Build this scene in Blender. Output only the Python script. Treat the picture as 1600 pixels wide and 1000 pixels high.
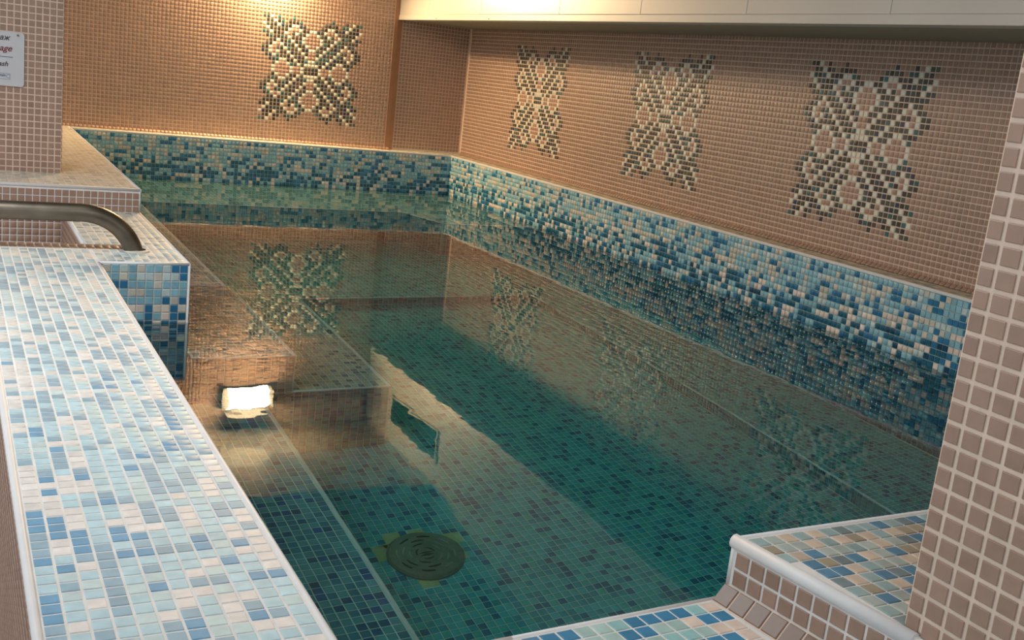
import bpy, bmesh, math, random
import numpy as np
from mathutils import Matrix, Vector

for o in list(bpy.data.objects):
    bpy.data.objects.remove(o)
scene = bpy.context.scene
COL = scene.collection

# ------------------------------------------------------------------ camera
CAM_C = np.array([-0.56049, -0.87118, 0.47865])
CAM_R = np.array([0.884589, -0.453198, 0.110060])
CAM_U = np.array([0.0040515, 0.2434514, 0.9699046])
CAM_F = np.array([0.466353, 0.857521, -0.217190])
FPX = 1676.94
cam_data = bpy.data.cameras.new('camera')
cam_data.sensor_width = 36.0
cam_data.lens = FPX / 1600.0 * 36.0
cam_data.clip_start = 0.01
cam = bpy.data.objects.new('camera', cam_data)
COL.objects.link(cam)
m = Matrix.Identity(4)
for i in range(3):
    m[i][0] = CAM_R[i]; m[i][1] = CAM_U[i]; m[i][2] = -CAM_F[i]; m[i][3] = CAM_C[i]
cam.matrix_world = m
scene.camera = cam

# ------------------------------------------------------------------ view / world / lamps
vs = scene.view_settings
vs.view_transform = 'Standard'
vs.look = 'None'
vs.gamma = 1.0
vs.use_curve_mapping = False
vs.exposure = 0.0
WORLD_STRENGTH = 0.74
CEIL_LAMP_W = 26.0
ADDED_FILL_W = 26.0
SCONCE_EMIT = 480.0

world = bpy.data.worlds.new('world')
scene.world = world
world.use_nodes = True
bg = world.node_tree.nodes['Background']
bg.inputs['Color'].default_value = (0.93, 0.97, 1.0, 1)
bg.inputs['Strength'].default_value = WORLD_STRENGTH

def area_light(name, loc, target, sx, sy, power, color):
    ld = bpy.data.lights.new(name, 'AREA')
    ld.shape = 'RECTANGLE'; ld.size = sx; ld.size_y = sy
    ld.energy = power; ld.color = color
    o = bpy.data.objects.new(name, ld)
    COL.objects.link(o)
    o.location = loc
    d = Vector(target) - Vector(loc)
    o.rotation_euler = d.to_track_quat('-Z', 'Y').to_euler()
    return o
area_light('ceiling_lamp', (-0.85, 1.30, 1.42), (-0.6, 1.35, 0.0), 0.6, 0.6, CEIL_LAMP_W, (0.92, 0.97, 1.0))
area_light('added_fill_light', (0.55, -0.35, 1.42), (1.2, 0.9, 0.0), 0.9, 0.9, ADDED_FILL_W, (0.94, 0.98, 1.0))  # added fill that brightens the right wall and pool, no fixture behind it
try:
    scene.cycles.use_denoising = True
    scene.cycles.sample_clamp_indirect = 4.0
    scene.cycles.max_bounces = 12
    scene.cycles.diffuse_bounces = 4
    scene.cycles.glossy_bounces = 4
    scene.cycles.transmission_bounces = 8
except Exception:
    pass

# ------------------------------------------------------------------ helpers
def s(r, g, b):
    def f(c):
        c /= 255.0
        return c / 12.92 if c <= 0.04045 else ((c + 0.055) / 1.055) ** 2.4
    return (f(r), f(g), f(b))

def new_mat(name):
    mt = bpy.data.materials.new(name)
    mt.use_nodes = True
    nt = mt.node_tree
    return mt, nt, nt.nodes['Principled BSDF']

def plain(name, rgb, rough=0.5, metal=0.0, noise=0.08, nscale=30.0, bump=0.0, bscale=200.0, spec=0.5):
    mt, nt, b = new_mat(name)
    b.inputs['Roughness'].default_value = rough
    b.inputs['Metallic'].default_value = metal
    b.inputs['Specular IOR Level'].default_value = spec
    tc = nt.nodes.new('ShaderNodeTexCoord')
    n = nt.nodes.new('ShaderNodeTexNoise')
    n.inputs['Scale'].default_value = nscale
    n.inputs['Detail'].default_value = 4
    nt.links.new(tc.outputs['Object'], n.inputs['Vector'])
    mr = nt.nodes.new('ShaderNodeMapRange')
    mr.inputs['From Min'].default_value = 0.3; mr.inputs['From Max'].default_value = 0.7
    mr.inputs['To Min'].default_value = 1 - noise; mr.inputs['To Max'].default_value = 1 + noise
    nt.links.new(n.outputs['Fac'], mr.inputs['Value'])
    vm = nt.nodes.new('ShaderNodeVectorMath'); vm.operation = 'SCALE'
    vm.inputs[0].default_value = rgb
    nt.links.new(mr.outputs['Result'], vm.inputs['Scale'])
    nt.links.new(vm.outputs['Vector'], b.inputs['Base Color'])
    if bump:
        n2 = nt.nodes.new('ShaderNodeTexNoise'); n2.inputs['Scale'].default_value = bscale
        nt.links.new(tc.outputs['Object'], n2.inputs['Vector'])
        bp = nt.nodes.new('ShaderNodeBump'); bp.inputs['Strength'].default_value = bump
        bp.inputs['Distance'].default_value = 0.002
        nt.links.new(n2.outputs['Fac'], bp.inputs['Height'])
        nt.links.new(bp.outputs['Normal'], b.inputs['Normal'])
    return mt

def tile_mat(name, rough, noise, nscale=55.0, spec=0.5, coat=0.0):
    """colour = object colour (single pieces) x vertex colour (joined pieces) x grain"""
    mt, nt, b = new_mat(name)
    b.inputs['Roughness'].default_value = rough
    b.inputs['Specular IOR Level'].default_value = spec
    b.inputs['Coat Weight'].default_value = coat
    b.inputs['Coat Roughness'].default_value = 0.08
    oi = nt.nodes.new('ShaderNodeObjectInfo')
    at = nt.nodes.new('ShaderNodeAttribute'); at.attribute_name = 'tcol'
    mul = nt.nodes.new('ShaderNodeVectorMath'); mul.operation = 'MULTIPLY'
    nt.links.new(oi.outputs['Color'], mul.inputs[0]); nt.links.new(at.outputs['Color'], mul.inputs[1])
    geo = nt.nodes.new('ShaderNodeNewGeometry')
    n = nt.nodes.new('ShaderNodeTexNoise')
    n.inputs['Scale'].default_value = nscale; n.inputs['Detail'].default_value = 3
    nt.links.new(geo.outputs['Position'], n.inputs['Vector'])
    mr = nt.nodes.new('ShaderNodeMapRange')
    mr.inputs['From Min'].default_value = 0.3; mr.inputs['From Max'].default_value = 0.7
    mr.inputs['To Min'].default_value = 1 - noise; mr.inputs['To Max'].default_value = 1 + noise
    nt.links.new(n.outputs['Fac'], mr.inputs['Value'])
    sc = nt.nodes.new('ShaderNodeVectorMath'); sc.operation = 'SCALE'
    nt.links.new(mul.outputs['Vector'], sc.inputs[0]); nt.links.new(mr.outputs['Result'], sc.inputs['Scale'])
    nt.links.new(sc.outputs['Vector'], b.inputs['Base Color'])
    return mt

M = dict(
    wall_tile=tile_mat('glazed_brown_mosaic', 0.42, 0.06),
    glass_tile=tile_mat('glass_mosaic', 0.2, 0.10),
    ledge_tile=tile_mat('wet_glass_mosaic', 0.5, 0.10),
    wet_tile=tile_mat('wet_pale_mosaic', 0.24, 0.16, nscale=26.0),
    grout_warm=plain('warm_grout', s(224, 200, 182), 0.85, bump=0.3),
    grout_pale=plain('pale_grout', s(232, 228, 224), 0.8, bump=0.3),
    grout_pool=plain('pool_grout', s(190, 212, 210), 0.8, bump=0.3),
    grout_brown=plain('brown_grout', s(150, 120, 96), 0.85),
    trim=plain('white_edge_profile', s(228, 226, 226), 0.5, noise=0.03),
    pvc=plain('white_panel_plastic', s(200, 194, 186), 0.38, noise=0.03, nscale=4),
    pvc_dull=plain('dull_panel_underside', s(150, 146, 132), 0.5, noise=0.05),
    ceil=plain('glossy_ceiling_plastic', s(168, 162, 150), 0.1, noise=0.03, bump=0.12, bscale=70),
    steel=plain('brushed_steel', s(126, 117, 105), 0.4, 1.0, noise=0.22, nscale=18),
    dark=plain('dark_metal', s(40, 42, 42), 0.5),
    sign=plain('sign_plate', s(205, 205, 210), 0.3, noise=0.02),
    ink_dark=plain('sign_ink_dark', s(60, 45, 45), 0.6, noise=0.0),
    ink_red=plain('sign_ink_red', s(120, 45, 52), 0.6, noise=0.0),
    ink_blue=plain('sign_ink_blue', s(50, 85, 140), 0.6, noise=0.0),
    drain=plain('weathered_grate_plastic', s(118, 116, 102), 0.6, noise=0.2, nscale=40),
    slot=plain('drain_slot_dark', s(45, 48, 40), 0.8),
    slot_pale=plain('drain_slot_pale', s(150, 150, 130), 0.7),
    adhesive=plain('bare_tile_adhesive', s(186, 180, 132), 0.9, noise=0.2),
    floor=plain('outer_floor_tile', s(120, 100, 90), 0.6),
    concrete=plain('render_coat', s(180, 160, 140), 0.9),
)

def emis(name, rgb, strength):
    mt = bpy.data.materials.new(name); mt.use_nodes = True
    nt = mt.node_tree; nt.nodes.clear()
    e = nt.nodes.new('ShaderNodeEmission'); o = nt.nodes.new('ShaderNodeOutputMaterial')
    e.inputs['Color'].default_value = (*rgb, 1); e.inputs['Strength'].default_value = strength
    nt.links.new(e.outputs[0], o.inputs['Surface'])
    return mt
M['lamp'] = emis('lit_lamp_glass', (1.0, 0.69, 0.36), SCONCE_EMIT)

# --- objects
def obj(name, me, mat=None, parent=None, kind=None):
    o = bpy.data.objects.new(name, me)
    COL.objects.link(o)
    if mat is not None and hasattr(me, 'materials') and len(me.materials) == 0:
        me.materials.append(mat)
    if parent is not None:
        attach(o, parent)
    if kind:
        o['kind'] = kind
    return o

def attach(o, parent):
    o.parent = parent
    o.matrix_parent_inverse = PINV[parent.name]

PINV = {}
def reg(o):
    mw = Matrix.Translation(o.location) if o.parent is None else Matrix.Identity(4)
    PINV[o.name] = mw.inverted()
    return o

def root(name, loc, label, cat, group=None, kind=None):
    o = bpy.data.objects.new(name, None)
    o.empty_display_size = 0.05
    o.location = loc
    COL.objects.link(o)
    tag(o, label, cat, group, kind)
    return reg(o)

def tag(o, label=None, cat=None, group=None, kind=None):
    if label: o['label'] = label
    if cat: o['category'] = cat
    if group: o['group'] = group
    if kind: o['kind'] = kind

def struct(name, me, mat, label=None, cat=None):
    o = obj(name, me, mat, None, 'structure')
    if label: o['label'] = label
    if cat: o['category'] = cat
    return reg(o)

def part(name, me, mat, parent, kind=None, label=None):
    o = obj(name, me, mat, parent, kind)
    if label: o['label'] = label
    PINV[o.name] = Matrix.Identity(4) if parent.type == 'EMPTY' and False else PINV_for(o, parent)
    return o

def PINV_for(o, parent):
    # children keep world coordinates; their own world matrix is identity
    return Matrix.Identity(4)

def mesh(name, verts, faces):
    me = bpy.data.meshes.new(name)
    me.from_pydata([tuple(v) for v in verts], [], [tuple(f) for f in faces])
    me.update()
    return me

def box(name, x0, x1, y0, y1, z0, z1, bevel=0.0, seg=2):
    bm = bmesh.new()
    bmesh.ops.create_cube(bm, size=1)
    for v in bm.verts:
        v.co = Vector((x0 + (v.co.x + .5) * (x1 - x0), y0 + (v.co.y + .5) * (y1 - y0), z0 + (v.co.z + .5) * (z1 - z0)))
    if bevel:
        bmesh.ops.bevel(bm, geom=bm.edges[:], offset=bevel, segments=seg, affect='EDGES', profile=0.5)
    me = bpy.data.meshes.new(name); bm.to_mesh(me); bm.free()
    return me

def prism(name, poly, z0, z1):
    n = len(poly)
    a = sum(poly[i][0] * poly[(i + 1) % n][1] - poly[(i + 1) % n][0] * poly[i][1] for i in range(n))
    if a < 0: poly = poly[::-1]
    v = [(x, y, z0) for x, y in poly] + [(x, y, z1) for x, y in poly]
    f = [tuple(range(n))[::-1], tuple(range(n, 2 * n))]
    f += [(i, (i + 1) % n, n + (i + 1) % n, n + i) for i in range(n)]
    return mesh(name, v, f)

def tube(name, pts, r, nseg=12, closed_ends=True, rs=None):
    pts = [Vector(p) for p in pts]
    V, F = [], []
    prev = None
    for k, p in enumerate(pts):
        t = (pts[min(k + 1, len(pts) - 1)] - pts[max(k - 1, 0)]).normalized()
        if prev is None:
            a = t.orthogonal().normalized()
        else:
            a = (prev - t * prev.dot(t)).normalized()
        prev = a
        b = t.cross(a)
        rr = rs[k] if rs else r
        for i in range(nseg):
            q = 2 * math.pi * i / nseg
            V.append(p + a * (math.cos(q) * rr) + b * (math.sin(q) * rr))
    for k in range(len(pts) - 1):
        for i in range(nseg):
            j = (i + 1) % nseg
            F.append((k * nseg + i, k * nseg + j, (k + 1) * nseg + j, (k + 1) * nseg + i))
    if closed_ends:
        F.append(tuple(range(nseg))[::-1]); F.append(tuple((len(pts) - 1) * nseg + i for i in range(nseg)))
    me = mesh(name, V, F)
    for p in me.polygons: p.use_smooth = len(p.vertices) == 4
    return me

# --- which pieces show large: size in the frame, and boxes that hide them
OCC = [  # big opaque bodies (x0,x1,y0,y1,z0,z1)
    (0.27, 0.8, -1.4, -0.213, 0.0, 1.3),       # right pillar
    (0.245, 2.2, -0.9, 0.0, -1.2, -0.004),     # right block
    (-0.4888, -0.2214, -1.2, 1.924, -1.2, -0.08),
    (-0.4888, 0.0, 1.924, 2.763, -1.2, -0.08),
    (-0.9, 0.0, 2.765, 5.1, -1.2, -0.004),
    (-0.9, -0.213, 3.082, 3.4, 0.0, 1.2),
    (1.746, 2.21, 0.0, 5.1, 0.742, 1.3),
]
def hidden(p):
    d = p - CAM_C
    for (x0, x1, y0, y1, z0, z1) in OCC:
        lo, hi = 0.0, 0.995
        ok = True
        for ax, (a, b) in enumerate(((x0, x1), (y0, y1), (z0, z1))):
            if abs(d[ax]) < 1e-9:
                if not (a < CAM_C[ax] < b): ok = False; break
                continue
            t0 = (a - CAM_C[ax]) / d[ax]; t1 = (b - CAM_C[ax]) / d[ax]
            if t0 > t1: t0, t1 = t1, t0
            lo = max(lo, t0); hi = min(hi, t1)
            if lo >= hi: ok = False; break
        if ok and hi - lo > 0.004:
            return True
    return False

PROTO = {}
def proto_mesh(pu, pv, gap, th, mat):
    key = (round(pu, 4), round(pv, 4), gap, th, mat.name)
    if key in PROTO: return PROTO[key]
    V, F = tile_shape(pu - gap, pv - gap, th)
    me = mesh('tile', V, F)
    at = me.color_attributes.new('tcol', 'FLOAT_COLOR', 'POINT')
    at.data.foreach_set('color', np.ones(len(V) * 4, dtype=np.float32))
    me.materials.append(mat)
    PROTO[key] = me
    return me

def tile_shape(a, b, th):
    a /= 2; b /= 2
    V = []
    for (ins, z) in ((0, 0), (0.0002, th * 0.66), (0.0009, th)):
        V += [(-a + ins, -b + ins, z), (a - ins, -b + ins, z), (a - ins, b - ins, z), (-a + ins, b - ins, z)]
    F = [(8, 9, 10, 11)]
    for k in (0, 4):
        for i in range(4):
            j = (i + 1) % 4
            F.append((k + i, k + j, k + 4 + j, k + 4 + i))
    return np.array(V), F

rng = np.random.default_rng(7)
N_SINGLE = [0]

def tiles(parent, O, U, V, us, vs_, colf, mat, gap=0.0026, th=0.0022, mask=None, singles=0, min_px=9.5,
          stuff='mosaic_tiles', tilt=0.006, label=None):
    """us, vs_: cell boundaries along U and V; colf(i,j,p)->linear rgb or None"""
    O = np.array(O, float); U = np.array(U, float); U /= np.linalg.norm(U)
    V = np.array(V, float); V /= np.linalg.norm(V); N = np.cross(U, V)
    cells = []
    for i in range(len(us) - 1):
        for j in range(len(vs_) - 1):
            uc = (us[i] + us[i + 1]) / 2; vc = (vs_[j] + vs_[j + 1]) / 2
            p = O + U * uc + V * vc
            if mask is not None and not mask(i, j, p): continue
            c = colf(i, j, p)
            if c is None: continue
            cells.append((i, j, p, us[i + 1] - us[i], vs_[j + 1] - vs_[j], np.array(c)))
    if not cells: return
    # rank by apparent size
    order = []
    if singles:
        for k, (i, j, p, a, b, c) in enumerate(cells):
            d = p - CAM_C; z = d @ CAM_F
            if z < 0.05: continue
            x = 800 + FPX * (d @ CAM_R) / z; y = 500 - FPX * (d @ CAM_U) / z
            if not (-6 < x < 1606 and -6 < y < 1006): continue
            e1 = U * a; e2 = V * b
            q = []
            for e in (e1, e2):
                dd = d + e; zz = dd @ CAM_F
                q.append((FPX * (dd @ CAM_R) / zz + 800 - x, 500 - FPX * (dd @ CAM_U) / zz - y))
            px = math.sqrt(abs(q[0][0] * q[1][1] - q[0][1] * q[1][0]))
            if px >= min_px: order.append((px, k))
        order.sort(reverse=True)
        picked = []
        for px, k in order:
            if len(picked) >= singles: break
            if not hidden(cells[k][2] + N * 0.003): picked.append(k)
        pickset = set(picked)
    else:
        pickset = set()
    R3 = np.stack([U, V, N], 1)
    for k in pickset:
        i, j, p, a, b, c = cells[k]
        me = proto_mesh(a, b, gap, th, mat)
        o = bpy.data.objects.new('tile', me)
        COL.objects.link(o)
        o.color = (*c, 1)
        mm = Matrix([[*R3[r], p[r]] for r in range(3)] + [[0, 0, 0, 1]])
        tl = rng.normal(0, tilt, 2)
        mm = mm @ Matrix.Rotation(tl[0], 4, 'X') @ Matrix.Rotation(tl[1], 4, 'Y')
        o.parent = parent
        o.matrix_parent_inverse = PINV[parent.name]
        o.matrix_basis = mm
        N_SINGLE[0] += 1
    rest = [cells[k] for k in range(len(cells)) if k not in pickset]
    if rest:
        VV, FF, CC = [], [], []
        n = 0
        base_f = tile_shape(0.02, 0.02, th)[1]
        bf = np.array(base_f)
        for (i, j, p, a, b, c) in rest:
            sh, _ = tile_shape(a - gap, b - gap, th)
            tl = rng.normal(0, tilt, 2)
            sh = sh.copy(); sh[:, 2] += (sh[:, 0] * tl[1] + sh[:, 1] * tl[0]) * (sh[:, 2] > 0)
            VV.append(sh @ R3.T + p); FF.append(bf + n); n += 12
            CC.append(np.repeat(np.array([[*c, 1.0]]), 12, 0))
        VV = np.concatenate(VV); FF = np.concatenate(FF); CC = np.concatenate(CC)
        me = bpy.data.meshes.new(stuff)
        me.vertices.add(len(VV)); me.vertices.foreach_set('co', VV.astype(np.float32).ravel())
        nf = len(FF)
        me.loops.add(nf * 4); me.loops.foreach_set('vertex_index', FF.astype(np.int32).ravel())
        me.polygons.add(nf)
        me.polygons.foreach_set('loop_start', np.arange(0, nf * 4, 4, dtype=np.int32))
        me.polygons.foreach_set('loop_total', np.full(nf, 4, dtype=np.int32))
        me.update(calc_edges=True)
        at = me.color_attributes.new('tcol', 'FLOAT_COLOR', 'POINT')
        at.data.foreach_set('color', CC.astype(np.float32).ravel())
        me.materials.append(mat)
        o = obj(stuff, me, None, parent, 'stuff')
        o.color = (1, 1, 1, 1)
        if label: o['label'] = label

def rng_span(a, b, p):
    n = max(1, int(round((b - a) / p)))
    return [a + (b - a) * i / n for i in range(n + 1)]

def steps(start, p, n):
    return [start + p * i for i in range(n + 1)]

def mix(palette, weights, jit=0.06):
    w = np.array(weights, float); w /= w.sum()
    c = np.array(palette[rng.choice(len(palette), p=w)])
    return c * (1 + rng.normal(0, jit))

# --- colour rules
BROWN = s(163, 132, 115)
def col_brown(i, j, p):
    return np.array(BROWN) * (1 + rng.normal(0, 0.05))

AQUA, PALE, BEIGE, PEACH = s(148, 196, 212), s(200, 216, 216), s(212, 206, 194), s(240, 224, 212)
BLUE, DEEP, DARK, TEALG = s(52, 122, 164), s(36, 102, 130), s(28, 74, 104), s(66, 134, 140)
_prev = {}
def col_grad(key, top_row0):
    """mosaic that grades from pale at the coping to deep blue under water; j counts rows downward"""
    def f(i, j, p):
        r = j
        if r < 5: w = (.40, .20, .20, .02, .18, 0, 0, 0)
        elif r < 7: w = (.32, .10, .10, .14, .18, .16, 0, 0)
        elif r < 12: w = (.26, .03, .02, .17, .14, .36, .02, 0)
        elif r < 16: w = (.20, .0, .0, .10, .10, .45, .08, .07)
        else: w = (.12, 0, 0, .02, .10, .45, .14, .17)
        k = (key, i, j)
        nb = _prev.get((key, i - 1, j)); nb2 = _prev.get((key, i, j - 1))
        u = rng.random()
        if nb is not None and u < .14: c = nb
        elif nb2 is not None and u < .26: c = nb2
        else: c = int(rng.choice(8, p=np.array(w) / sum(w)))
        _prev[k] = c
        pal = (AQUA, PALE, BEIGE, PEACH, BLUE, DEEP, DARK, TEALG)
        return np.array(pal[c]) * (1 + rng.normal(0, .06))
    return f

FL = (s(80, 172, 180), s(60, 148, 164), s(38, 108, 136), s(78, 170, 168))
def col_floor(i, j, p):
    return mix(FL, (.50, .24, .14, .12), .05)
def col_step(i, j, p):
    if p[1] > 4.0: return mix((s(84, 150, 150), s(110, 168, 166), s(56, 118, 128), s(40, 92, 108), s(150, 180, 172)), (.36, .2, .22, .12, .1))
    return mix((s(150, 166, 164), s(168, 170, 160), s(128, 152, 156), s(70, 104, 118), s(150, 150, 146)), (.3, .2, .24, .14, .12))
def col_bench(i, j, p):
    return mix((s(84, 148, 158), s(60, 122, 142), s(36, 88, 120), s(46, 92, 140)), (.45, .28, .17, .1))
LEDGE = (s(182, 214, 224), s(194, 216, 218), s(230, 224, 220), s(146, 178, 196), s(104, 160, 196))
LEDGE_FAR = (s(190, 204, 204), s(204, 210, 204), s(218, 210, 200), s(160, 176, 182), s(150, 168, 178))  # greyer far tones, with the sheen and haze of grazing view painted in
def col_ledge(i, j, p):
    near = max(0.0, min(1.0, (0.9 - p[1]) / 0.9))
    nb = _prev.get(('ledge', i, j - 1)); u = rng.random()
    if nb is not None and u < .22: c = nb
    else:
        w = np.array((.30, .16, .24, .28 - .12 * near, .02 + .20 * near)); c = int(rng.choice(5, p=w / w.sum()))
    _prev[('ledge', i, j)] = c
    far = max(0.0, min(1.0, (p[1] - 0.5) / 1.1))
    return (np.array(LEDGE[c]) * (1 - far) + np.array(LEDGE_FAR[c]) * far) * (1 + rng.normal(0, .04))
def col_cove(i, j, p):
    return np.array(s(128, 104, 90)) * (1 + rng.normal(0, .06))
def col_wet(i, j, p):
    return mix((s(200, 188, 165), s(176, 176, 165), s(150, 158, 155), s(216, 200, 176)), (.35, .25, .15, .25))
def col_cream(i, j, p):
    return mix((s(232, 224, 208), s(224, 218, 204), s(204, 200, 190), s(236, 228, 214)), (.4, .25, .1, .25), .02)
def col_front(i, j, p):
    return mix((s(150, 196, 196), s(172, 200, 196), s(60, 132, 172), s(88, 140, 172), s(226, 206, 190)), (.25, .18, .3, .12, .15))
def col_block(i, j, p):
    return mix((s(158, 182, 182), s(178, 188, 182), s(92, 136, 164), s(126, 142, 146), s(218, 198, 178), s(168, 156, 134)), (.22, .16, .18, .12, .2, .12))

# ------------------------------------------------------------------ main dimensions
ZW = -0.232            # water level
W = 2.0966             # pool width
XW = 2.2095            # right wall
YP = 4.995             # pool far side
YB = 5.1166            # back wall
ZL = -0.0755           # low ledge
ZF = -1.20             # pool floor
XS = 1.745             # soffit face
ZS = 0.740             # soffit underside
ZC = 1.205              # low ceiling by the back wall
ZM = 1.46              # main ceiling
PH = 0.0209            # horizontal tile pitch on right wall
PZ = 0.0200
X, Y, Z = np.eye(3)

# ------------------------------------------------------------------ ornament bitmap (28 x 28, mirrored quadrant)
QUAD = ["DDL.D...D.....", ".DDLDD.DDDD...", "LDDDLDDDLLDD..", ".LDDDDDLPPLDDL", "DDLDDDLPDLDDLP", ".DDDDDDLDDDLPP",
        "..DDLDDDLDDLPP", ".DDLPLDDDLDDLP", "DDLPDDLDDDLDDL", "DDLPLDDLDDDLDP", ".DDLDDDDLDDDLP", "..DDDLLDDLDDDL",
        "...DLPPLDDLDLL", "...LPPPPLPPLDD"]
def orn(i, j):
    """i column from left, j row from the top"""
    a = i if i < 14 else 27 - i
    b = j if j < 14 else 27 - j
    return QUAD[b][a]
DARKS = (s(58, 66, 62), s(78, 84, 78), s(52, 50, 46), s(48, 96, 96), s(44, 58, 84), s(84, 74, 66), s(60, 104, 112), s(60, 54, 66))
def col_orn(ch, warm=0.0):
    if ch == 'D': return mix(DARKS, (.24, .24, .16, .09, .07, .1, .05, .05), .12)
    if ch == 'L': return np.array(s(226, 224, 208)) * (1 + rng.normal(0, .03))
    return np.array(s(172, 136, 122)) * (1 + rng.normal(0, .04))

# ------------------------------------------------------------------ structure: walls
wall_back = struct('wall_back', box('wall_back', -1.0, XS - 0.02, YB + 0.001, YB + 0.14, -0.02, ZM + 0.1), M['grout_warm'])
recess = part('recessed_panel', box('recessed_panel', XS - 0.02, XW + 0.1, YB + 0.016, YB + 0.14, -0.02, ZM + 0.1), M['grout_warm'], wall_back)
strip = part('corner_strip', mesh('corner_strip', [(XS - .028, YB - .002, 0), (XS - .005, YB + .002, 0), (XS + .028, YB + .015, 0), (XS + .028, YB + .02, 0), (XS - .028, YB + .02, 0),
             (XS - .028, YB - .002, ZC), (XS - .005, YB + .002, ZC), (XS + .028, YB + .015, ZC), (XS + .028, YB + .02, ZC), (XS - .028, YB + .02, ZC)],
             [(0, 1, 6, 5), (1, 2, 7, 6), (2, 3, 8, 7), (3, 4, 9, 8), (4, 0, 5, 9), (5, 6, 7, 8, 9), (4, 3, 2, 1, 0)]),
             plain('plain_tile_strip', s(170, 128, 100), 0.5), wall_back)

PB = 0.02034
xb0, zb0 = 0.962 - 48 * PB, 0.1125 - 5 * PB
def back_orn(i, j):   # i: col from x=xb0, j: row from bottom
    a, b = i - 48, j - 5
    if 0 <= a < 28 and 0 <= b < 28: return orn(a, 27 - b)
    return '.'
nb = int((XS - 0.03 - xb0) / PB)
tiles(wall_back, (xb0, YB, zb0), X, Z, steps(-8 * PB, PB, nb + 8), steps(0, PB, 52), col_brown, M['wall_tile'], gap=0.0042, th=.0008,
      mask=lambda i, j, p: back_orn(i - 8, j) == '.')
tiles(recess, (XS + 0.03, YB + 0.015, zb0), X, Z, steps(0, PB, 21), steps(0, PB, 36), col_brown, M['wall_tile'], gap=0.0042, th=.0008)

wall_right = struct('wall_right', box('wall_right', XW + 0.001, XW + 0.14, -1.0, YB + 0.02, -0.02, ZM + 0.1), M['grout_warm'])
y0r, z0r = 1.602 - 77 * PH, 0.007
ORN_Y = {77: 4, 77 + 55: 3, 77 + 111: 2}
def right_orn(i, j):
    for st in ORN_Y:
        a, b = i - st, j - 5
        if 0 <= a < 28 and 0 <= b < 28: return orn(27 - a, 27 - b)   # larger y = further left in the picture
    return '.'
# U points away from the viewer's right: use -Y so that U x V = -X
nr = int((YB + 0.012 - y0r) / PH)
def rw_cells(colf, mask, parent, **k):
    tiles(parent, (XW, y0r, z0r), -Y, Z, [-PH * a for a in range(nr, -1, -1)], steps(0, PZ, 37), colf, M['wall_tile'], gap=0.0042, th=.0008, mask=mask, **k)
def ridx(i): return nr - 1 - i
rw_cells(col_brown, lambda i, j, p: right_orn(ridx(i), j) == '.' and p[1] > 0.6, wall_right, singles=280, min_px=8.8)
# cove strip at the foot of the walls
def cove(parent, a, b, inward, n, mat_t=None):
    a = np.array(a, float); b = np.array(b, float); U = (b - a); L = np.linalg.norm(U); U /= L
    Vv = Z * 0.013 - np.array(inward) * 0.013
    V1 = Vv / np.linalg.norm(Vv)
    tiles(parent, a + np.array(inward) * 0.013 + Z * 0.001, U, V1, rng_span(0, L, n), [0, 0.0184], col_brown, M['wall_tile'], gap=0.0025, th=0.0015, stuff='cove_tiles')
cove(wall_right, (XW, YB, 0), (XW, 0.0, 0), -X, PH)
cove(wall_back, (-0.2, YB, 0), (XS, YB, 0), -Y, PB)

# ornaments: things of their own
def ornament(label, base, cells_fn, singles=0):
    r = root('mosaic_ornament', base, label, 'mosaic', 'cross shaped mosaic ornaments on the tiled walls')
    for ch, nm in (('D', 'dark_tiles'), ('L', 'pale_tiles'), ('P', 'pink_tiles')):
        cells_fn(r, ch, nm, {'D': singles, 'L': singles // 2, 'P': 0}[ch])
    return r
for st, lab in ((77, 'largest dark and cream mosaic cross on right wall, beside the near pillar'),
                (132, 'dark and cream mosaic cross in the middle of the three on right wall'),
                (188, 'narrow looking mosaic cross on right wall nearest the room corner')):
    def fn(r, ch, nm, sg, st=st):
        rw_cells(lambda i, j, p: col_orn(ch), lambda i, j, p: st <= ridx(i) < st + 28 and right_orn(ridx(i), j) == ch, r,
                 singles=sg if st == 77 else 0, min_px=8.0, stuff=nm)
    ornament(lab, (XW, y0r + (st + 14) * PH, 0.107), fn, 200)
def fnb(r, ch, nm, sg):
    tiles(r, (xb0, YB, zb0), X, Z, steps(-8 * PB, PB, nb + 8), steps(0, PB, 52), lambda i, j, p: col_orn(ch), M['wall_tile'], gap=0.0042, th=.0008,
          mask=lambda i, j, p: back_orn(i - 8, j) == ch, stuff=nm)
ornament('dark and cream mosaic cross alone on the orange lit back wall', (0.962 + 14 * PB, YB, 0.1125), fnb)

# ceilings, soffit
ceiling = struct('ceiling', box('ceiling', -1.6, XW + 0.1, -1.6, 4.05, ZM, ZM + 0.06), M['ceil'])
low_ceiling = part('lowered_panel', box('lowered_panel', -1.0, XS + 0.03, 4.05, YB + 0.05, ZC, ZM + 0.06), M['ceil'], ceiling)
trim1 = struct('trim_1', box('trim_1', -0.9, XS, YB - 0.022, YB + 0.002, ZC - 0.025, ZC, 0.004), plain('matt_cornice', s(222, 214, 200), .7))

soffit = struct('soffit', box('soffit', XS + 0.058, XW + 0.1, -0.2, YB + 0.05, ZS + 0.004, ZM), M['pvc_dull'])
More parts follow.
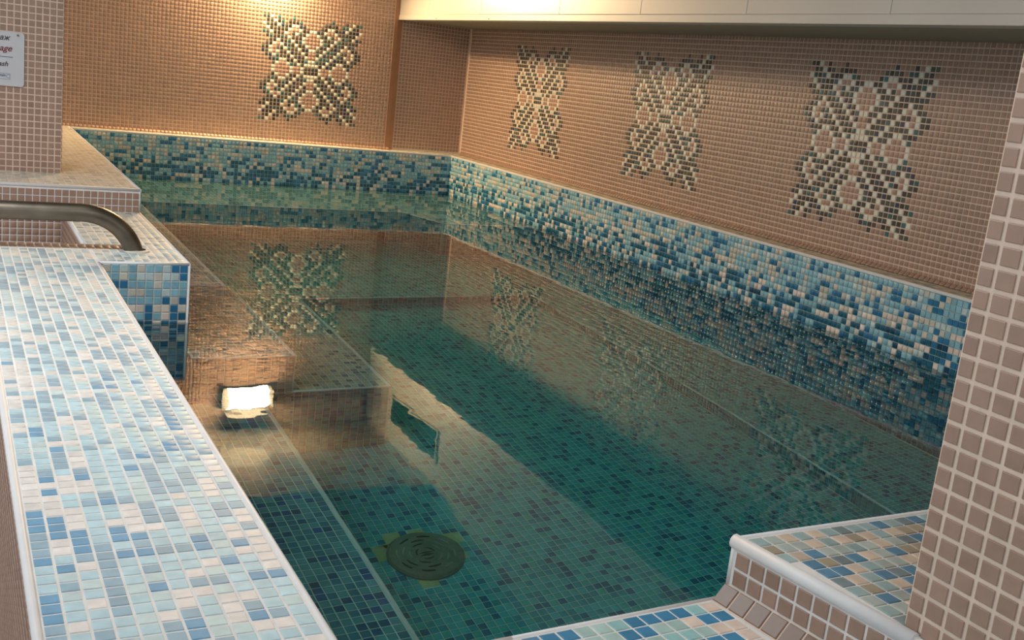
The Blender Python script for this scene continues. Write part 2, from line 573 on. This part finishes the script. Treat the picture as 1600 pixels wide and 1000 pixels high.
# face panels with the vent opening left free
VY0, VY1, VZ0, VZ1 = 4.04, 4.69, 0.925, 1.075
pan = [5.12, 4.69, 4.04, 3.26, 2.64, 2.02, 1.4, 0.78, 0.16, -0.2]
for a, b in zip(pan[:-1], pan[1:]):
    if abs(a - VY1) < 1e-6:
        part('panel', box('panel', XS, XS + 0.0585, b + .0007, a - .0007, ZS + .029, VZ0, .0012, 1), M['pvc'], soffit)
        part('panel', box('panel', XS, XS + 0.0585, b + .0007, a - .0007, VZ1, ZM, .0012, 1), M['pvc'], soffit)
    else:
        part('panel', box('panel', XS, XS + 0.0585, b + .0007, a - .0007, ZS + .029, ZM, .0012, 1), M['pvc'], soffit)
part('lower_trim', box('lower_trim', XS - 0.004, XS + 0.0585, -0.2, YB, ZS, ZS + .0285, .002, 2), M['pvc'], soffit)
for yy in (4.57, 3.93):
    me = tube('screw', [(XS - .0042, yy, ZS + .008), (XS - .0062, yy, ZS + .008)], 0.0028, 8)
    part('screw', me, M['dark'], soffit)
vent = root('ventilation_grille', (XS, (VY0 + VY1) / 2, VZ0), 'long dark ventilation grille set in the white soffit, seen mirrored in the water', 'vent')
part('duct_back', box('duct_back', XS + .05, XS + .056, VY0, VY1, VZ0, VZ1), M['dark'], vent)
fr = 0.016
for (a, b, c, d) in ((VY0 - fr, VY0, VZ0 - fr, VZ1 + fr), (VY1, VY1 + fr, VZ0 - fr, VZ1 + fr), (VY0, VY1, VZ0 - fr, VZ0), (VY0, VY1, VZ1, VZ1 + fr)):
    part('frame_bar', box('frame_bar', XS - .01, XS + .004, a, b, c, d, .002, 1), M['pvc'], vent)
for k in range(7):
    zc = VZ0 + .014 + k * .0205
    me = mesh('louver', [(XS + .004, VY0, zc - .004), (XS + .004, VY1, zc - .004), (XS + .03, VY1, zc + .008), (XS + .03, VY0, zc + .008),
                         (XS + .004, VY0, zc - .0055), (XS + .004, VY1, zc - .0055), (XS + .03, VY1, zc + .0065), (XS + .03, VY0, zc + .0065)],
              [(0, 1, 2, 3), (7, 6, 5, 4), (0, 4, 5, 1), (2, 6, 7, 3), (1, 5, 6, 2), (0, 3, 7, 4)])
    part('louver', me, M['dark'], vent)

# pillars
PL = 0.0213
pl = struct('pillar', box('pillar', -1.0, -0.213, 3.081, 3.40, 0.0, ZM + 0.05), M['grout_warm'], 'grey brown tiled pillar carrying the white sign', 'pillar')
tiles(pl, (-0.213, 3.081, 0.0162 - PL / 2), X, Z, [-PL * a for a in range(16, -1, -1)], steps(-.012 + .0 * PL, 0.0218, 60), col_brown, M['wall_tile'],
      gap=0.0038, th=.0010, singles=260, min_px=8.5)
tiles(pl, (-0.213, 3.081, 0.004), Y, Z, steps(0, PL, 14), steps(0, .0218, 60), col_brown, M['wall_tile'], gap=.0032)

PR = 0.0215
pr = struct('pillar', box('pillar', 0.2705, 0.75, -1.4, -0.2135, 0.0012, ZM + 0.05, 0.003, 2), M['grout_warm'], 'large brown tiled pillar at right close to the camera', 'pillar')
ucols = [0.0015, 0.021] + [0.021 + 0.0236 * k for k in range(1, 20)]
vr = 0.2993 - 14 * PR
tiles(pr, (0.270, -0.2129, vr), -Y, Z, ucols, steps(0, PR, 62), col_brown, M['wall_tile'], gap=0.0046, th=0.0009, singles=300, tilt=.006)
tiles(pr, (0.75, -0.213, vr), -X, Z, [0.004 + .0215 * k for k in range(22)], steps(0, PR, 62), col_brown, M['wall_tile'], gap=.004, th=.0016)

# outer floor
floor = struct('floor', box('floor', -3.0, 3.0, -2.5, 5.2, -1.36, -1.30), M['floor'])

# ------------------------------------------------------------------ pool basin
basin = root('pool_basin', (1.0, 2.5, ZF), 'sunken plunge pool lined with blue graded mosaic below the tiled walls', 'pool')
def bpart(name, me, mat=None, label=None):
    o = part(name, me, mat or M['grout_pool'], basin)
    if label: o['label'] = label
    return o
far_wall = bpart('pool_wall', box('pool_wall', 0.0, XW, YP + .001, YB + .02, -1.29, 0.0))
right_wall = bpart('pool_wall', box('pool_wall', W + .001, XW, 0.048, YP + .0005, -1.29, 0.0))
XI_ = -0.2214
pfloor = bpart('pool_floor', prism('pool_floor', [(XI_, -.0145), (-.05, -.0053), (.2325, .010), (.24, .0005), (W, .045), (W, YP), (0, YP), (0, 1.924), (XI_, 1.924)], -1.29, ZF))
# graded mosaic
PG = 0.0206
tiles(far_wall, (0, YP, -0.008), X, -Z, *(lambda a: (a, None))(rng_span(0, W, PG))[:1], steps(0, PG, 57), lambda i, j, p: None, M['glass_tile']) if False else None
gf = col_grad('far', 0)
NR = 56
tiles(far_wall, (0, YP, -0.008 - NR * PG), X, Z, rng_span(0, W, PG), steps(0, PG, NR), lambda i, j, p: gf(i, NR - 1 - j, p), M['glass_tile'], gap=.0024)
gr_ = col_grad('right', 0)
tiles(right_wall, (W, YP, -0.008 - NR * PG), -Y, Z, rng_span(0, YP, PH), steps(0, PG, NR), lambda i, j, p: gr_(i, NR - 1 - j, p), M['glass_tile'], gap=.0024, singles=200, min_px=9.5)
# coping tops, wet
tiles(far_wall, (0, YP + .008, 0.0), X, Y, rng_span(0, XW, PG), rng_span(0, YB - YP - .02, .02), col_wet, M['wet_tile'], gap=.0016, th=.0005)
tiles(right_wall, (W + .008, 0.0, 0.0), X, Y, rng_span(0, XW - W - .02, .02), rng_span(0, YP, PH), col_wet, M['wet_tile'], gap=.0016, th=.0005)
part('edge_trim', box('edge_trim', 0.0, W + .008, YP - .003, YP + .008, -.008, .0022, .002, 2), M['trim'], far_wall)
part('edge_trim', box('edge_trim', W - .003, W + .008, 0.0, YP + .008, -.008, .0022, .002, 2), M['trim'], right_wall)

def slab_tiles(parent, poly, z, colf, mat, pitch=0.0212, singles=0, inset=0.007):
    xs = [q[0] for q in poly]; ys = [q[1] for q in poly]
    def inside(x, y):
        c = False
        n = len(poly)
        for k in range(n):
            x1, y1 = poly[k]; x2, y2 = poly[(k + 1) % n]
            if (y1 > y) != (y2 > y) and x < (x2 - x1) * (y - y1) / (y2 - y1) + x1: c = not c
        return c
    h = pitch * .42
    tiles(parent, (min(xs) + inset, min(ys) + inset, z), X, Y, rng_span(0, max(xs) - min(xs) - 2 * inset, pitch), rng_span(0, max(ys) - min(ys) - 2 * inset, pitch), colf, mat,
          gap=.0024, th=.0016, singles=singles,
          mask=lambda i, j, p: all(inside(p[0] + a, p[1] + b) for a in (-h, h) for b in (-h, h)))

def underwater(name, poly, z, zb, colf, riser, trim_edges, singles=0, label=None):
    o = bpart(name, prism(name, poly, zb, z), M['grout_pool'], label)
    slab_tiles(o, poly, z, colf, M['glass_tile'], singles=singles)
    n = len(poly)
    for k in trim_edges:
        a = np.array([*poly[k], z]); b = np.array([*poly[(k + 1) % n], z])
        part('edge_trim', tube('edge_trim', [a - Z * .002, b - Z * .002], 0.0048, 8), M['trim'], o)
        U = (b - a); L = np.linalg.norm(U); U /= L
        nz = int((z - zb - .006) / .0212)
        # outward riser: poly runs counter-clockwise so outward = (dy,-dx)
        out = np.array([U[1], -U[0], 0])
        base = a + out * .001 - Z * (.007 + nz * .0212)
        tiles(o, base, U, Z, rng_span(0.004, L - .004, .0212), steps(0, .0212, nz), riser, M['glass_tile'], gap=.0024, th=.0016)
    return o
rs = col_grad('riser', 0)
riser_f = lambda i, j, p: rs(i, 14, p)
Y1 = 1.858
underwater('step', [(0, 2.42), (0.205, 2.42), (0.205, 4.17), (1.50, 4.20), (1.58, 3.87), (W, 3.87), (W, YP), (0, YP)], -0.268, ZF, col_step, col_step, [0, 1, 2, 3, 4],
           label='highest underwater step running along the side and far end')
underwater('step', [(0, Y1), (0.275, Y1), (0.275, 2.66), (0, 2.66)], -0.50, ZF, col_step, col_step, [0, 1], label='middle underwater step')
underwater('step', [(0, Y1 + .002), (0.557, Y1 + .002), (0.557, 2.83), (0, 2.83)], -0.79, ZF, col_step, col_bench, [0, 1], label='lowest underwater step')
underwater('bench', [(-0.2214, -0.01), (0.172, -0.01), (0.172, Y1), (-0.2214, Y1)], -0.775, ZF, col_bench, riser_f, [1], singles=220, label='blue underwater bench beside the ledge')
underwater('bench', [(1.685, 0.036), (W, 0.046), (W, 3.87), (1.58, 3.87), (1.50, 4.20), (.205, 4.17), (.205, 2.832), (0.557, 2.832), (0.557, 3.11), (1.685, 3.11)], -1.10, ZF, col_floor, col_floor, [8, 9], label='low underwater bench along the far and right sides')
# floor tiles, leaving bare adhesive round the drain
DC = np.array([0.458, 1.300]); DR = 0.0955
bare = [(-.112, -.07, .0, .065), (-.08, -.02, .06, .112), (.0, .04, .09, .11), (.065, .112, .03, .075), (-.055, -.01, -.112, -.08), (.08, .108, -.04, .0)]
def near_drain(x, y):
    if math.hypot(x - DC[0], y - DC[1]) < DR * .93: return True
    return any(a < x - DC[0] < b and c < y - DC[1] < d for a, b, c, d in bare)
tiles(pfloor, (0.172, 0.0, ZF), X, Y, rng_span(0, 1.685 - .172, .0214), rng_span(0, 3.11, .0214), col_floor, M['glass_tile'], gap=.0022, th=.0014, singles=300,
      mask=lambda i, j, p: not near_drain(p[0], p[1]))
for a, b, c, d in bare:
    part('adhesive_patch', box('adhesive_patch', DC[0] + a - .004, DC[0] + b + .004, DC[1] + c - .004, DC[1] + d + .004, ZF - .004, ZF + .0007), M['adhesive'], pfloor, label='bare olive adhesive beside the drain')

# drain grate
dr = root('drain_grate', (DC[0], DC[1], ZF), 'round grey brown drain grate on the blue pool floor', 'drain')
def lathe(name, prof, c, n=48):
    V, F = [], []
    for r, z in prof:
        for k in range(n):
            q = 2 * math.pi * k / n
            V.append((c[0] + r * math.cos(q), c[1] + r * math.sin(q), z))
    for a in range(len(prof) - 1):
        for k in range(n):
            l = (k + 1) % n
            F.append((a * n + k, a * n + l, (a + 1) * n + l, (a + 1) * n + k))
    return mesh(name, V, F)
part('cover_disc', lathe('cover_disc', [(DR, ZF), (DR, ZF + .006), (DR - .006, ZF + .011), (DR * .5, ZF + .014), (.0005, ZF + .015)], DC), M['drain'], dr)
random.seed(4)
def arc_slot(r, q0, q1, w, z, mat, nm):
    n = 8
    V = []
    for k in range(n + 1):
        q = q0 + (q1 - q0) * k / n
        ww = w * (0.35 + 0.65 * math.sin(math.pi * (k + .5) / (n + 1)))
        for rr in (r - ww, r + ww):
            V.append((DC[0] + rr * math.cos(q), DC[1] + rr * math.sin(q), z))
    top = len(V)
    V += [(x, y, zz - .004) for x, y, zz in V]
    F = [(2 * k, 2 * k + 1, 2 * k + 3, 2 * k + 2) for k in range(n)]
    F += [(2 * k, 2 * k + 2, top + 2 * k + 2, top + 2 * k) for k in range(n)] + [(2 * k + 1, top + 2 * k + 1, top + 2 * k + 3, 2 * k + 3) for k in range(n)]
    part(nm, mesh(nm, V, F), mat, dr)
for ring, r in enumerate((.022, .038, .054, .070)):
    nsl = (3, 5, 6, 8)[ring]
    for k in range(nsl):
        q0 = 2 * math.pi * (k + .12 * ring) / nsl
        z = ZF + .0152 - .0011 * (r / .0955) * 1.0
        ang = (q0 + .3) % (2 * math.pi)
        pale = ring > 0 and (math.cos(ang + .3) > .55 or math.cos(ang + .2) < -.75)
        arc_slot(r, q0, q0 + 2 * math.pi / nsl * .58, .0021, z + .0004, M['slot_pale'] if pale else M['slot'], 'slot')
for k in range(2):
    V = [(DC[0] + a, DC[1] + b, ZF + .0156) for a, b in ((-.016, .000 - .008 * k), (.0, .0045 - .008 * k), (.018, .001 - .008 * k), (.002, -.0025 - .008 * k))]
    V += [(x, y, z - .004) for x, y, z in V]
    part('slot', mesh('slot', V, [(0, 3, 2, 1), (0, 1, 5, 4), (1, 2, 6, 5), (2, 3, 7, 6), (3, 0, 4, 7)]), M['slot'], dr)

# ------------------------------------------------------------------ ledges round the pool
XO, XI, YJ, YR = -0.4888, -0.2214, 1.924, 2.763
YN0, YN1, XN = 2.104, 2.166, -0.235
ledge = obj('pool_ledge', prism('pool_ledge', [(XO, -1.6), (XI, -1.6), (XI, YJ), (0, YJ), (0, YR), (XN, YR), (XN, YN1), (XO, YN1)], -1.30, ZL), M['grout_pale'])
reg(ledge)
tag(ledge, 'long low ledge of pale aqua and cream mosaic in the left foreground, under the handrail', 'ledge')
T = 0.008
PX = (XI - XO - 2 * T) / 12
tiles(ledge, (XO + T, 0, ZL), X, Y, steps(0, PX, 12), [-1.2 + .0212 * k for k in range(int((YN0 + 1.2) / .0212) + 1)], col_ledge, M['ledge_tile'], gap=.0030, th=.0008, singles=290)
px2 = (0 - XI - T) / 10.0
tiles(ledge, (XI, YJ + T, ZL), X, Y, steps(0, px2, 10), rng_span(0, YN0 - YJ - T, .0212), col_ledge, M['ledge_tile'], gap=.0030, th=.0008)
# brown row by the notch, then the strip beyond
tiles(ledge, (XO + T, YN0 + .002, ZL), X, Y, rng_span(0, -0.115 - XO, .0212), [0, .056], col_brown, M['wall_tile'], gap=.0032, th=.0018, stuff='brown_row')
tiles(ledge, (XN + T, YN1 - .002, ZL), X, Y, rng_span(0, -XN - 2 * T, .0212), rng_span(0, YR - YN1, .0212), lambda i, j, p: mix((s(214, 208, 196), s(190, 194, 188), s(160, 168, 166), s(222, 210, 192)), (.4, .25, .15, .2)), M['ledge_tile'], gap=.003, th=.0014)
tiles(ledge, (-0.115, YN0 + .002, ZL), X, Y, rng_span(0, .115 - T, .0212), rng_span(0, YN1 - YN0 - .004, .0212), col_ledge, M['ledge_tile'], gap=.003, th=.0014)
# faces
gface = col_grad('face', 0)
NF = 40
tiles(ledge, (XI + .006, YJ, ZL - .004 - NF * .0209), X, Z, rng_span(0, -XI - .012, .0213), steps(0, .0209, NF), lambda i, j, p: gface(i, NF - 1 - j, p), M['glass_tile'], gap=.0026, singles=90, min_px=7, stuff='face_tiles')
tiles(ledge, (XO, YN1, ZL - .01 - 56 * .0215), -Y, Z, rng_span(0, YN1 + 1.4, .0213), steps(0, .0215, 56), col_brown, M['wall_tile'], gap=.003, stuff='outer_face_tiles')
tiles(ledge, (XN, YR, ZL - .01 - 24 * .0215), -Y, Z, rng_span(0, YR - YN1, .0213), steps(0, .0215, 24), col_brown, M['wall_tile'], gap=.003, stuff='notch_tiles')
gl = col_grad('left', 0)
tiles(ledge, (XI, -0.01, ZL - .008 - 52 * PG), Y, Z, rng_span(0, YJ, PH), steps(0, PG, 52), lambda i, j, p: gl(i, 51 - j, p), M['glass_tile'], gap=.0024, stuff='pool_side_tiles')
tiles(ledge, (0, YJ, ZL - .008 - 52 * PG), Y, Z, rng_span(0, YR - YJ, PH), steps(0, PG, 52), lambda i, j, p: gl(i, 51 - j, p), M['glass_tile'], gap=.0024, stuff='pool_side_tiles')
# white profiles
def trim_run(parent, pts, r=0.0046, dz=-0.0026, nm='edge_trim'):
    pts = [np.array(p, float) + np.array([0, 0, dz]) for p in pts]
    for a, b in zip(pts[:-1], pts[1:]):
        part(nm, tube(nm, [a, b], r, 10), M['trim'], parent)
trim_run(ledge, [(XI - .003, -1.6, ZL), (XI - .003, YJ - .002, ZL)])
trim_run(ledge, [(XI - .003, YJ + .003, ZL), (-.003, YJ + .003, ZL), (-.003, YR, ZL)])
trim_run(ledge, [(XO + .003, -1.6, ZL), (XO + .003, YN1, ZL)], r=.0056)
trim_run(ledge, [(XN + .003, YN1, ZL), (XN + .003, YR, ZL)], r=.0052)
part('corner_trim', tube('corner_trim', [(-.003, YJ + .003, ZL), (-.003, YJ + .003, -.9)], .0042, 8), M['grout_pale'], ledge)

# notch floor (outer step)
notch = obj('outer_step', box('outer_step', -0.95, XN - .001, YN1 + .001, YR - .001, -1.30, -0.50), M['floor'])
reg(notch); tag(notch, 'dark brown tiled step down in the notch behind the handrail', 'step')
tiles(notch, (-0.95, YN1, -0.50), X, Y, rng_span(0, .71, .0213), rng_span(0, YR - YN1, .0213), col_brown, M['wall_tile'], gap=.003)

raised = obj('raised_ledge', box('raised_ledge', -1.0, 0.0, YR, YB, -1.30, 0.0), M['grout_pale'])
reg(raised); tag(raised, 'raised wet cream ledge under the tiled pillar, running to the back wall', 'ledge')
tiles(raised, (-1.0, YR + .008, 0), X, Y, rng_span(0, 1.0 - T, .0212), rng_span(0, YB - YR - .02, .0212), col_cream, M['wet_tile'], gap=.0008, th=.0004, tilt=.003)
zz = [-.0755 - .0212 * k for k in range(22, 0, -1)] + [-.0755, -.0551, -.0333, -.0115]
tiles(raised, (-1.0, YR, 0), X, Z, rng_span(0, 1.0 - .004, .0212), zz, col_brown, M['wall_tile'], gap=.003, singles=200, min_px=8.5, stuff='face_tiles')
tiles(raised, (0, YR, -.008 - 55 * PG), Y, Z, rng_span(0, YP - YR, PH), steps(0, PG, 55), lambda i, j, p: gl(i, 54 - j, p), M['glass_tile'], gap=.0024, stuff='pool_side_tiles')
trim_run(raised, [(-1.0, YR + .003, 0), (-.003, YR + .003, 0), (-.003, YP, 0)], r=.0056, dz=-.003)
part('corner_trim', tube('corner_trim', [(-.003, YR + .003, -.002), (-.003, YR + .003, ZL)], .0042, 8), M['trim'], raised)

# near end: low ledge and raised block
front = obj('pool_ledge', prism('pool_ledge', [(XI, -1.2), (0.266, -1.2), (0.262, -.235), (0.2325, 0.0), (0.2325, 0.010), (-.05, -.0053), (XI, -.0145)], -1.30, ZL), M['grout_pale'])
reg(front); tag(front, 'low blue and cream mosaic ledge at the near end of the pool', 'ledge')
tiles(front, (0.212, -.0008, ZL), -X, -Y, steps(0.0, .0214, 20), [0.0095 + .0213 * k for k in range(46)], col_front, M['ledge_tile'], gap=.0028, th=.0010, singles=160,
      mask=lambda i, j, p: True) if False else None
fu = np.array([1.0, 0.053, 0]); fu /= np.linalg.norm(fu); fv = np.array([-fu[1], fu[0], 0])
tiles(front, np.array([0.2125, 0.009, ZL]) - fv * (.0085 + .0214 * 40), fu, fv, [-.0214 * a for a in range(20, -1, -1)], steps(0, .0214, 40), col_front, M['ledge_tile'], gap=.0028, th=.0010, singles=160)
trim_run(front, [(XI, -.0165, ZL), (-.05, -.0083, ZL), (0.2325, 0.007, ZL)], r=.0042)
tiles(front, (0.3, 0.004, ZL - .008 - 52 * PG), -X, Z, rng_span(0, .52, PG), steps(0, PG, 52), lambda i, j, p: gl(i, 51 - j, p), M['glass_tile'], gap=.0024, stuff='pool_side_tiles') if False else None

BJ = np.array([0.2325, 0.0, 0.0]); BL = np.array([0.262, -.235, 0.0])
block = obj('raised_ledge', prism('raised_ledge', [(0.2325, 0.0), (0.262, -.235), (0.266, -1.3), (XW, -1.3), (XW, 0.0468)], -1.30, 0.0), M['grout_pale'])
reg(block); tag(block, 'raised corner block with blue mosaic top beneath the large right pillar', 'ledge')
bu = np.array([1.0, 0.0238, 0]); bu /= np.linalg.norm(bu); bv = np.array([-bu[1], bu[0], 0])
def in_block(i, j, p):
    t = min(1.0, max(0.0, -p[1] / .235))
    return p[0] - .0107 > 0.2325 + t * (0.262 - 0.2325) + .005
tiles(block, np.array([0.2325, 0.0, 0]) - bv * (.0055 + .0214 * 20), bu, bv, steps(0.012, .0214, 60), steps(0, .0214, 20), col_block, M['ledge_tile'], gap=.0026, th=.0012, singles=120, mask=in_block)
# left face: two rows of brown tiles, then a cove row
lu = (BL - BJ); lu /= np.linalg.norm(lu)
tiles(block, BJ - Z * .0585, lu, Z, [0.0048 + .0226 * k for k in range(42)], [-.0165, 0.0035, .0250, .0465], col_brown, M['wall_tile'], gap=.0034, th=.0014, singles=90, stuff='face_tiles',
      mask=lambda i, j, p: p[1] > -.30)
lout = np.array([lu[1], -lu[0], 0])   # points away from the block, to -X
if lout[0] > 0: lout = -lout
cv = (Z * .0195 - lout * .0185); cl = np.linalg.norm(cv)
part('cove_bed', mesh('cove_bed', [BJ - Z * .0555, BJ + lout * .0185 - Z * .0752, BJ - Z * .0756, BJ - Z * .0555 + lu * .3, BJ + lout * .0185 - Z * .0752 + lu * .3, BJ - Z * .0756 + lu * .3],
     [(0, 1, 4, 3), (0, 2, 1), (3, 4, 5), (0, 3, 5, 2), (1, 2, 5, 4)]), M['grout_warm'], block)
tiles(block, BJ + lout * .0185 - Z * .0752, lu, cv / cl, [-.004 + .0245 * k for k in range(13)], [0.0006, cl], col_cove, M['wall_tile'], gap=.0024, th=.0016, singles=20, stuff='cove_tiles')
trim_run(block, [tuple(BJ + lu * -.004 - lout * .004), tuple(BL - lout * .004)], r=.0086, dz=-.0046)
trim_run(block, [(0.2325, .001, 0), (XW, .047, 0)], r=.0040, dz=-.0018)
part('corner_trim', tube('corner_trim', [BJ - lout * .003 + np.array([0, .0005, -.004]), BJ - lout * .003 + np.array([0, .0005, ZL + .018])], .0042, 8), M['trim'], block)

# ------------------------------------------------------------------ handrail
yr_ = 2.079
pts = []
cx, cz, R = -0.250, -0.115, 0.138
for k in range(0, 15):
    a = math.radians(8 + (90 - 8) * k / 14)
    pts.append((cx + R * math.cos(a), yr_, cz + R * math.sin(a)))
pts = [(-0.1075, yr_, -0.120)] + pts
for xx in (-.32, -.42, -.52, -.62):
    pts.append((xx, yr_, .023))
for k in range(1, 9):
    a = math.radians(90 + 90 * k / 8)
    pts.append((-.62 + .1 * math.cos(a), yr_, -.077 + .1 * math.sin(a)))
pts.append((-.72, yr_, -1.3))
rail = root('handrail', (-0.107, yr_, ZL), 'curved dull steel handrail rising from the mosaic ledge by the notch', 'handrail')
part('rail', tube('rail', pts, 0.0238, 24), M['steel'], rail)
part('base_collar', lathe('base_collar', [(.027, ZL - .002), (.034, ZL + .0005), (.031, ZL + .004), (.0235, ZL + .006)], (-.111, yr_)), plain('collar_sealant', s(205, 195, 180), .6), rail)

# ------------------------------------------------------------------ sign on the left pillar
sg = root('wall_sign', (-0.45, 3.078, 0.28), 'white plastic information sign with rounded corners on the left pillar', 'sign')
def rrect(x0, x1, z0, z1, r, y0, y1):
    P = []
    for (cx_, cz_, a0) in ((x1 - r, z1 - r, 0), (x0 + r, z1 - r, 90), (x0 + r, z0 + r, 180), (x1 - r, z0 + r, 270)):
        for k in range(6):
            a = math.radians(a0 + 90 * k / 5)
            P.append((cx_ + r * math.cos(a), cz_ + r * math.sin(a)))
    n = len(P)
    V = [(x, y0, z) for x, z in P] + [(x, y1, z) for x, z in P]
    F = [tuple(range(n))[::-1], tuple(range(n, 2 * n))] + [(k, (k + 1) % n, n + (k + 1) % n, n + k) for k in range(n)]
    return mesh('sign_plate', V, F)
part('sign_plate', rrect(-0.56, -.331, .2775, .4500, .010, 3.0735, 3.0785), M['sign'], sg)
part('screw', tube('screw', [(-.3505, 3.074, .4415), (-.3505, 3.071, .4415)], .0035, 10), M['steel'], sg)
YT = 3.0732
def text(body, x_right, z, size, mat, shear=0.3, nm='lettering'):
    cu = bpy.data.curves.new(nm, 'FONT')
    cu.body = body; cu.size = size; cu.align_x = 'RIGHT'; cu.shear = shear; cu.extrude = 0.0002; cu.offset = size * 0.02
    tmp = bpy.data.objects.new('tmp', cu); COL.objects.link(tmp)
    dg = bpy.context.evaluated_depsgraph_get(); dg.update()
    me = bpy.data.meshes.new_from_object(tmp.evaluated_get(dg))
    bpy.data.objects.remove(tmp)
    me.transform(Matrix.Translation((x_right, YT, z)) @ Matrix.Rotation(math.radians(90), 4, 'X'))
    me.materials.clear()
    part(nm, me, mat, sg)
text('аж', -.3755, .4230, .0225, M['ink_dark'])
text('age', -.3685, .3885, .0275, M['ink_red'])
text('ash', -.3795, .3405, .0215, M['ink_dark'])
text('min', -.3860, .3070, .0125, M['ink_blue'], .1)
part('blue_rule', box('blue_rule', -.46, -.365, YT - .0002, YT + .0002, .3690, .3710), M['ink_blue'], sg)
for (a, b, c, d) in ((-.42, -.3725, .3165, .3172), (-.42, -.3725, .2985, .2992), (-.3732, -.3725, .2985, .3172)):
    part('logo_border', box('logo_border', a, b, YT - .0002, YT + .0002, c, d), M['ink_blue'], sg)
part('logo_swirl', tube('logo_swirl', [(-.378 + .0055 * math.cos(q), YT, .3085 + .0055 * math.sin(q)) for q in np.linspace(.4, 5.6, 18)], .00045, 6), M['ink_blue'], sg)

# ------------------------------------------------------------------ wall sconce, above the frame, seen mirrored in the water
sc = root('wall_lamp', (0.99, YB, 0.96), 'lit warm wall lamp on the back wall, seen mirrored in the pool', 'lamp')
part('back_plate', box('back_plate', .845, 1.13, YB - .022, YB - .002, .962, 1.085, .004, 2), M['dark'], sc)
for xa, xb, dw in ((.846, .852, .03), (1.124, 1.130, .105)):  # dark side brackets, their unequal depths shaped to hold back sideways light
    part('side_wing', mesh('side_wing', [(x, YB - d, z) for x in (xa, xb) for d, z in ((.002, .962), (dw, .975), (dw, 1.075), (.002, 1.088))],
         [(3, 2, 1, 0), (4, 5, 6, 7), (0, 1, 5, 4), (1, 2, 6, 5), (2, 3, 7, 6), (3, 0, 4, 7)]), M['dark'], sc)
part('light_shield', box('light_shield', .868, 1.112, YB - .104, YB - .002, 1.104, 1.108), M['dark'], sc)  # plate added to keep lamp light off the wall and ceiling above
V, F = [], []
nu, nv = 14, 8
for a in range(nu + 1):
    u = a / nu
    for b in range(nv + 1):
        v = b / nv
        x = .872 + .236 * u
        bow = math.sin(math.pi * v) ** .7 * (0.075 + .02 * math.sin(math.pi * u))
        z = .968 + (.122 + .010 * math.sin(math.pi * u)) * v
        V.append((x, YB - .024 - bow, z))
for a in range(nu):
    for b in range(nv):
        k = a * (nv + 1) + b
        F.append((k, k + 1, k + nv + 2, k + nv + 1))
me = mesh('glass_shade', V, F)
for p in me.polygons: p.use_smooth = True
part('glass_shade', me, M['lamp'], sc)

# ------------------------------------------------------------------ water
wm = bpy.data.materials.new('pool_water'); wm.use_nodes = True
nt = wm.node_tree; nt.nodes.clear()
out = nt.nodes.new('ShaderNodeOutputMaterial')
gl_ = nt.nodes.new('ShaderNodeBsdfGlass'); gl_.inputs['IOR'].default_value = 1.33; gl_.inputs['Roughness'].default_value = 0.0
tc = nt.nodes.new('ShaderNodeTexCoord')
n1 = nt.nodes.new('ShaderNodeTexNoise'); n1.inputs['Scale'].default_value = 9.0; n1.inputs['Detail'].default_value = 2.0
nt.links.new(tc.outputs['Object'], n1.inputs['Vector'])
bp = nt.nodes.new('ShaderNodeBump'); bp.inputs['Strength'].default_value = 0.07; bp.inputs['Distance'].default_value = 0.004
nt.links.new(n1.outputs['Fac'], bp.inputs['Height']); nt.links.new(bp.outputs['Normal'], gl_.inputs['Normal'])
ab = nt.nodes.new('ShaderNodeVolumeAbsorption')
ab.inputs['Color'].default_value = (0.30, 0.885, 0.90, 1); ab.inputs['Density'].default_value = 0.8
nt.links.new(gl_.outputs[0], out.inputs['Surface']); nt.links.new(ab.outputs[0], out.inputs['Volume'])
wp = [(XI - .012, -.03), (W + .012, .03), (W + .012, YP + .012), (-.012, YP + .012), (-.012, YJ + .012), (XI - .012, YJ + .012)]
water = obj('pool_water', prism('pool_water', wp, -1.25, ZW), wm)
reg(water); tag(water, 'still clear teal water filling the plunge pool', 'water')
print('single tiles', N_SINGLE[0])
